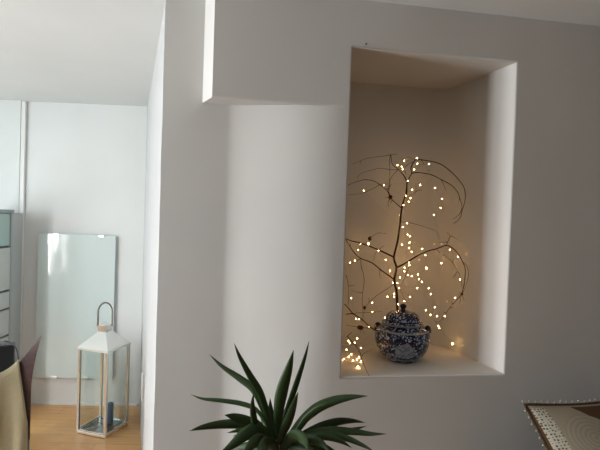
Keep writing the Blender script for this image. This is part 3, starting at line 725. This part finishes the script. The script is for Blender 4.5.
# ------------------------------------------------------------------ sofa (below the frame) and cushion
cc = P(1.47, 0, 0)
sf = empty('sofa', P(1.56, -.03, 0), 'grey fabric sofa against the niche wall below the cushion', 'sofa', ALPHA)
M_SOFA = noisy(mat('grey_fabric', (.2, .19, .18), .95, spec=.1), 180, (.17, .16, .15), (.23, .22, .21), .4)
for nme, lo, hi, bv in (('base', (-.62, -.86, .08), (.98, -.02, .30), .02), ('seat', (-.48, -.88, .302), (.84, -.145, .405), .035), ('backrest', (-.48, -.14, .302), (.84, -.03, .50), .03), ('armrest', (-.64, -.88, .302), (-.485, -.03, .56), .03), ('armrest', (.845, -.88, .302), (1.0, -.03, .56), .03)):
    bm = bmesh.new(); box(bm, lo, hi, bv); obj(nme, bm, M_SOFA, sf, auto=40)
for x in (-.55, .9):
    for y in (-.8, -.1):
        bm = bmesh.new(); tube(bm, [(x, y, .085), (x, y, 0)], [.022, .016], 12); obj('leg', bm, M_BLK, sf)
# cushion: front plane leans a little
CU, CD = 1.375, -.235
TL = atd(524, 404, -.13); 
cu = empty('cushion', TL, 'brown edged patchwork cushion with lace circles and a beaded fringe', 'cushion')
W_, HH = .46, .45
ax = (atd(600, 399.5, -.13)-TL).normalized()             # along the top edge
dn = (atd(551, 462, -.26)-TL).normalized(); dn = (dn-ax*dn.dot(ax)*.0).normalized()
az = -dn; ay = az.cross(ax).normalized()                  # ay points into the wall side
if ay.dot(N) < 0: ay = -ay
LX = ax*W_; LZ = dn*.44
def cpt(a, b, s):   # a,b in 0..1 ; s = +-1 side
    pin = .022
    ca_ = a + (.5-a)*2*pin*math.sin(math.pi*b)*1.3; cb_ = b + (.5-b)*2*pin*math.sin(math.pi*a)*1.3
    th = .075*(max(0, math.sin(math.pi*a)*math.sin(math.pi*b)))**.55
    return LX*ca_ + LZ*cb_ - ay*th*s
bm = bmesh.new(); G = 30; uvl = bm.loops.layers.uv.new('UVMap')
sides = []
for s in (1, -1):
    g = [[bm.verts.new(cpt(i/G, j/G, s)) for j in range(G+1)] for i in range(G+1)]; sides.append(g)
    for i in range(G):
        for j in range(G):
            vs = [(i, j), (i+1, j), (i+1, j+1), (i, j+1)]
            if s < 0: vs = vs[::-1]
            f = bm.faces.new([g[a][b] for a, b in vs])
            for lp, (a, b) in zip(f.loops, vs): lp[uvl].uv = (a/G, b/G)
bmesh.ops.remove_doubles(bm, verts=bm.verts, dist=.0002)
mc = mat('patchwork_linen', (.4, .36, .28), .95, spec=.1)
tc = nd(mc, 'ShaderNodeTexCoord'); sp = nd(mc, 'ShaderNodeSeparateXYZ'); lk(mc, tc.outputs['UV'], sp.inputs[0])
def mth(op, a, b=None, c=None):
    n_ = nd(mc, 'ShaderNodeMath', operation=op)
    for i, x in enumerate((a, b, c)):
        if x is None: continue
        if isinstance(x, (int, float)): n_.inputs[i].default_value = x
        else: lk(mc, x, n_.inputs[i])
    return n_.outputs[0]
def mixc(f, a, b):
    n_ = nd(mc, 'ShaderNodeMix', data_type='RGBA'); lk(mc, f, n_.inputs[0])
    for i, x in ((6, a), (7, b)):
        if isinstance(x, tuple): n_.inputs[i].default_value = (*x, 1)
        else: lk(mc, x, n_.inputs[i])
    return n_.outputs[2]
U_, V_ = sp.outputs['X'], sp.outputs['Y']
ctr = nd(mc, 'ShaderNodeVectorMath', operation='DISTANCE'); lk(mc, tc.outputs['UV'], ctr.inputs[0]); ctr.inputs[1].default_value = (.36, .33, 0)
R0 = ctr.outputs['Value']
rings = mth('GREATER_THAN', mth('SINE', mth('MULTIPLY', R0, 190)), .3)
lace = mixc(rings, (.345, .305, .23), (.295, .26, .195))
vo = nd(mc, 'ShaderNodeTexVoronoi', i_Scale=42, i_Randomness=.35); lk(mc, tc.outputs['UV'], vo.inputs['Vector'])
dots = mth('LESS_THAN', vo.outputs['Distance'], .33)
mesh_c = mixc(dots, (.50, .47, .38), (.10, .085, .065))
out = mixc(mth('LESS_THAN', R0, .21), (.33, .285, .21), lace)
out = mixc(mth('GREATER_THAN', mth('ADD', U_, mth('MULTIPLY', V_, -.9)), .32), out, (.10, .055, .03))
out = mixc(mth('LESS_THAN', R0, .21), out, lace)
out = mixc(mth('LESS_THAN', U_, .13), out, mesh_c)
out = mixc(mth('LESS_THAN', V_, .04), out, (.30, .26, .19))
out = mixc(mth('LESS_THAN', U_, .022), out, (.09, .05, .025)); out = mixc(mth('LESS_THAN', V_, .018), out, (.08, .045, .025))
lk(mc, out, bsdf(mc).inputs['Base Color'])
nz2 = nd(mc, 'ShaderNodeTexNoise', i_Scale=120); lk(mc, tc.outputs['UV'], nz2.inputs['Vector']); bump(mc, nz2.outputs['Fac'], .4, .003)
obj('cover', bm, mc, cu, True)
bm = bmesh.new(); loop = [cpt(a, b, 0) for a, b in [(i/24, 0) for i in range(24)]+[(1, i/24) for i in range(24)]+[(1-i/24, 1) for i in range(24)]+[(0, 1-i/24) for i in range(24)]]
tube(bm, loop, .0045, 8, close=True); obj('piping', bm, mat('brown_braid', (.075, .04, .02), .9), cu, True)
M_BEAD = mat('pearl_bead', (.42, .38, .29), .35); seg_ = []
for k in range(72):
    kf = k*96/72; k0 = int(kf); p = loop[k0].lerp(loop[(k0+1) % 96], kf-k0); c_ = LX*.5+LZ*.5; od = (p-c_); od = (od - ay*od.dot(ay)); 
    side = k//18; od = (-LZ.normalized(), LX.normalized(), LZ.normalized(), -LX.normalized())[side]
    bm = bmesh.new(); bmesh.ops.create_icosphere(bm, subdivisions=2, radius=.0046)
    for v in bm.verts: v.co += p + od*(.0095+.002*math.sin(k*2.3))
    obj('bead', bm, M_BEAD, cu, True)
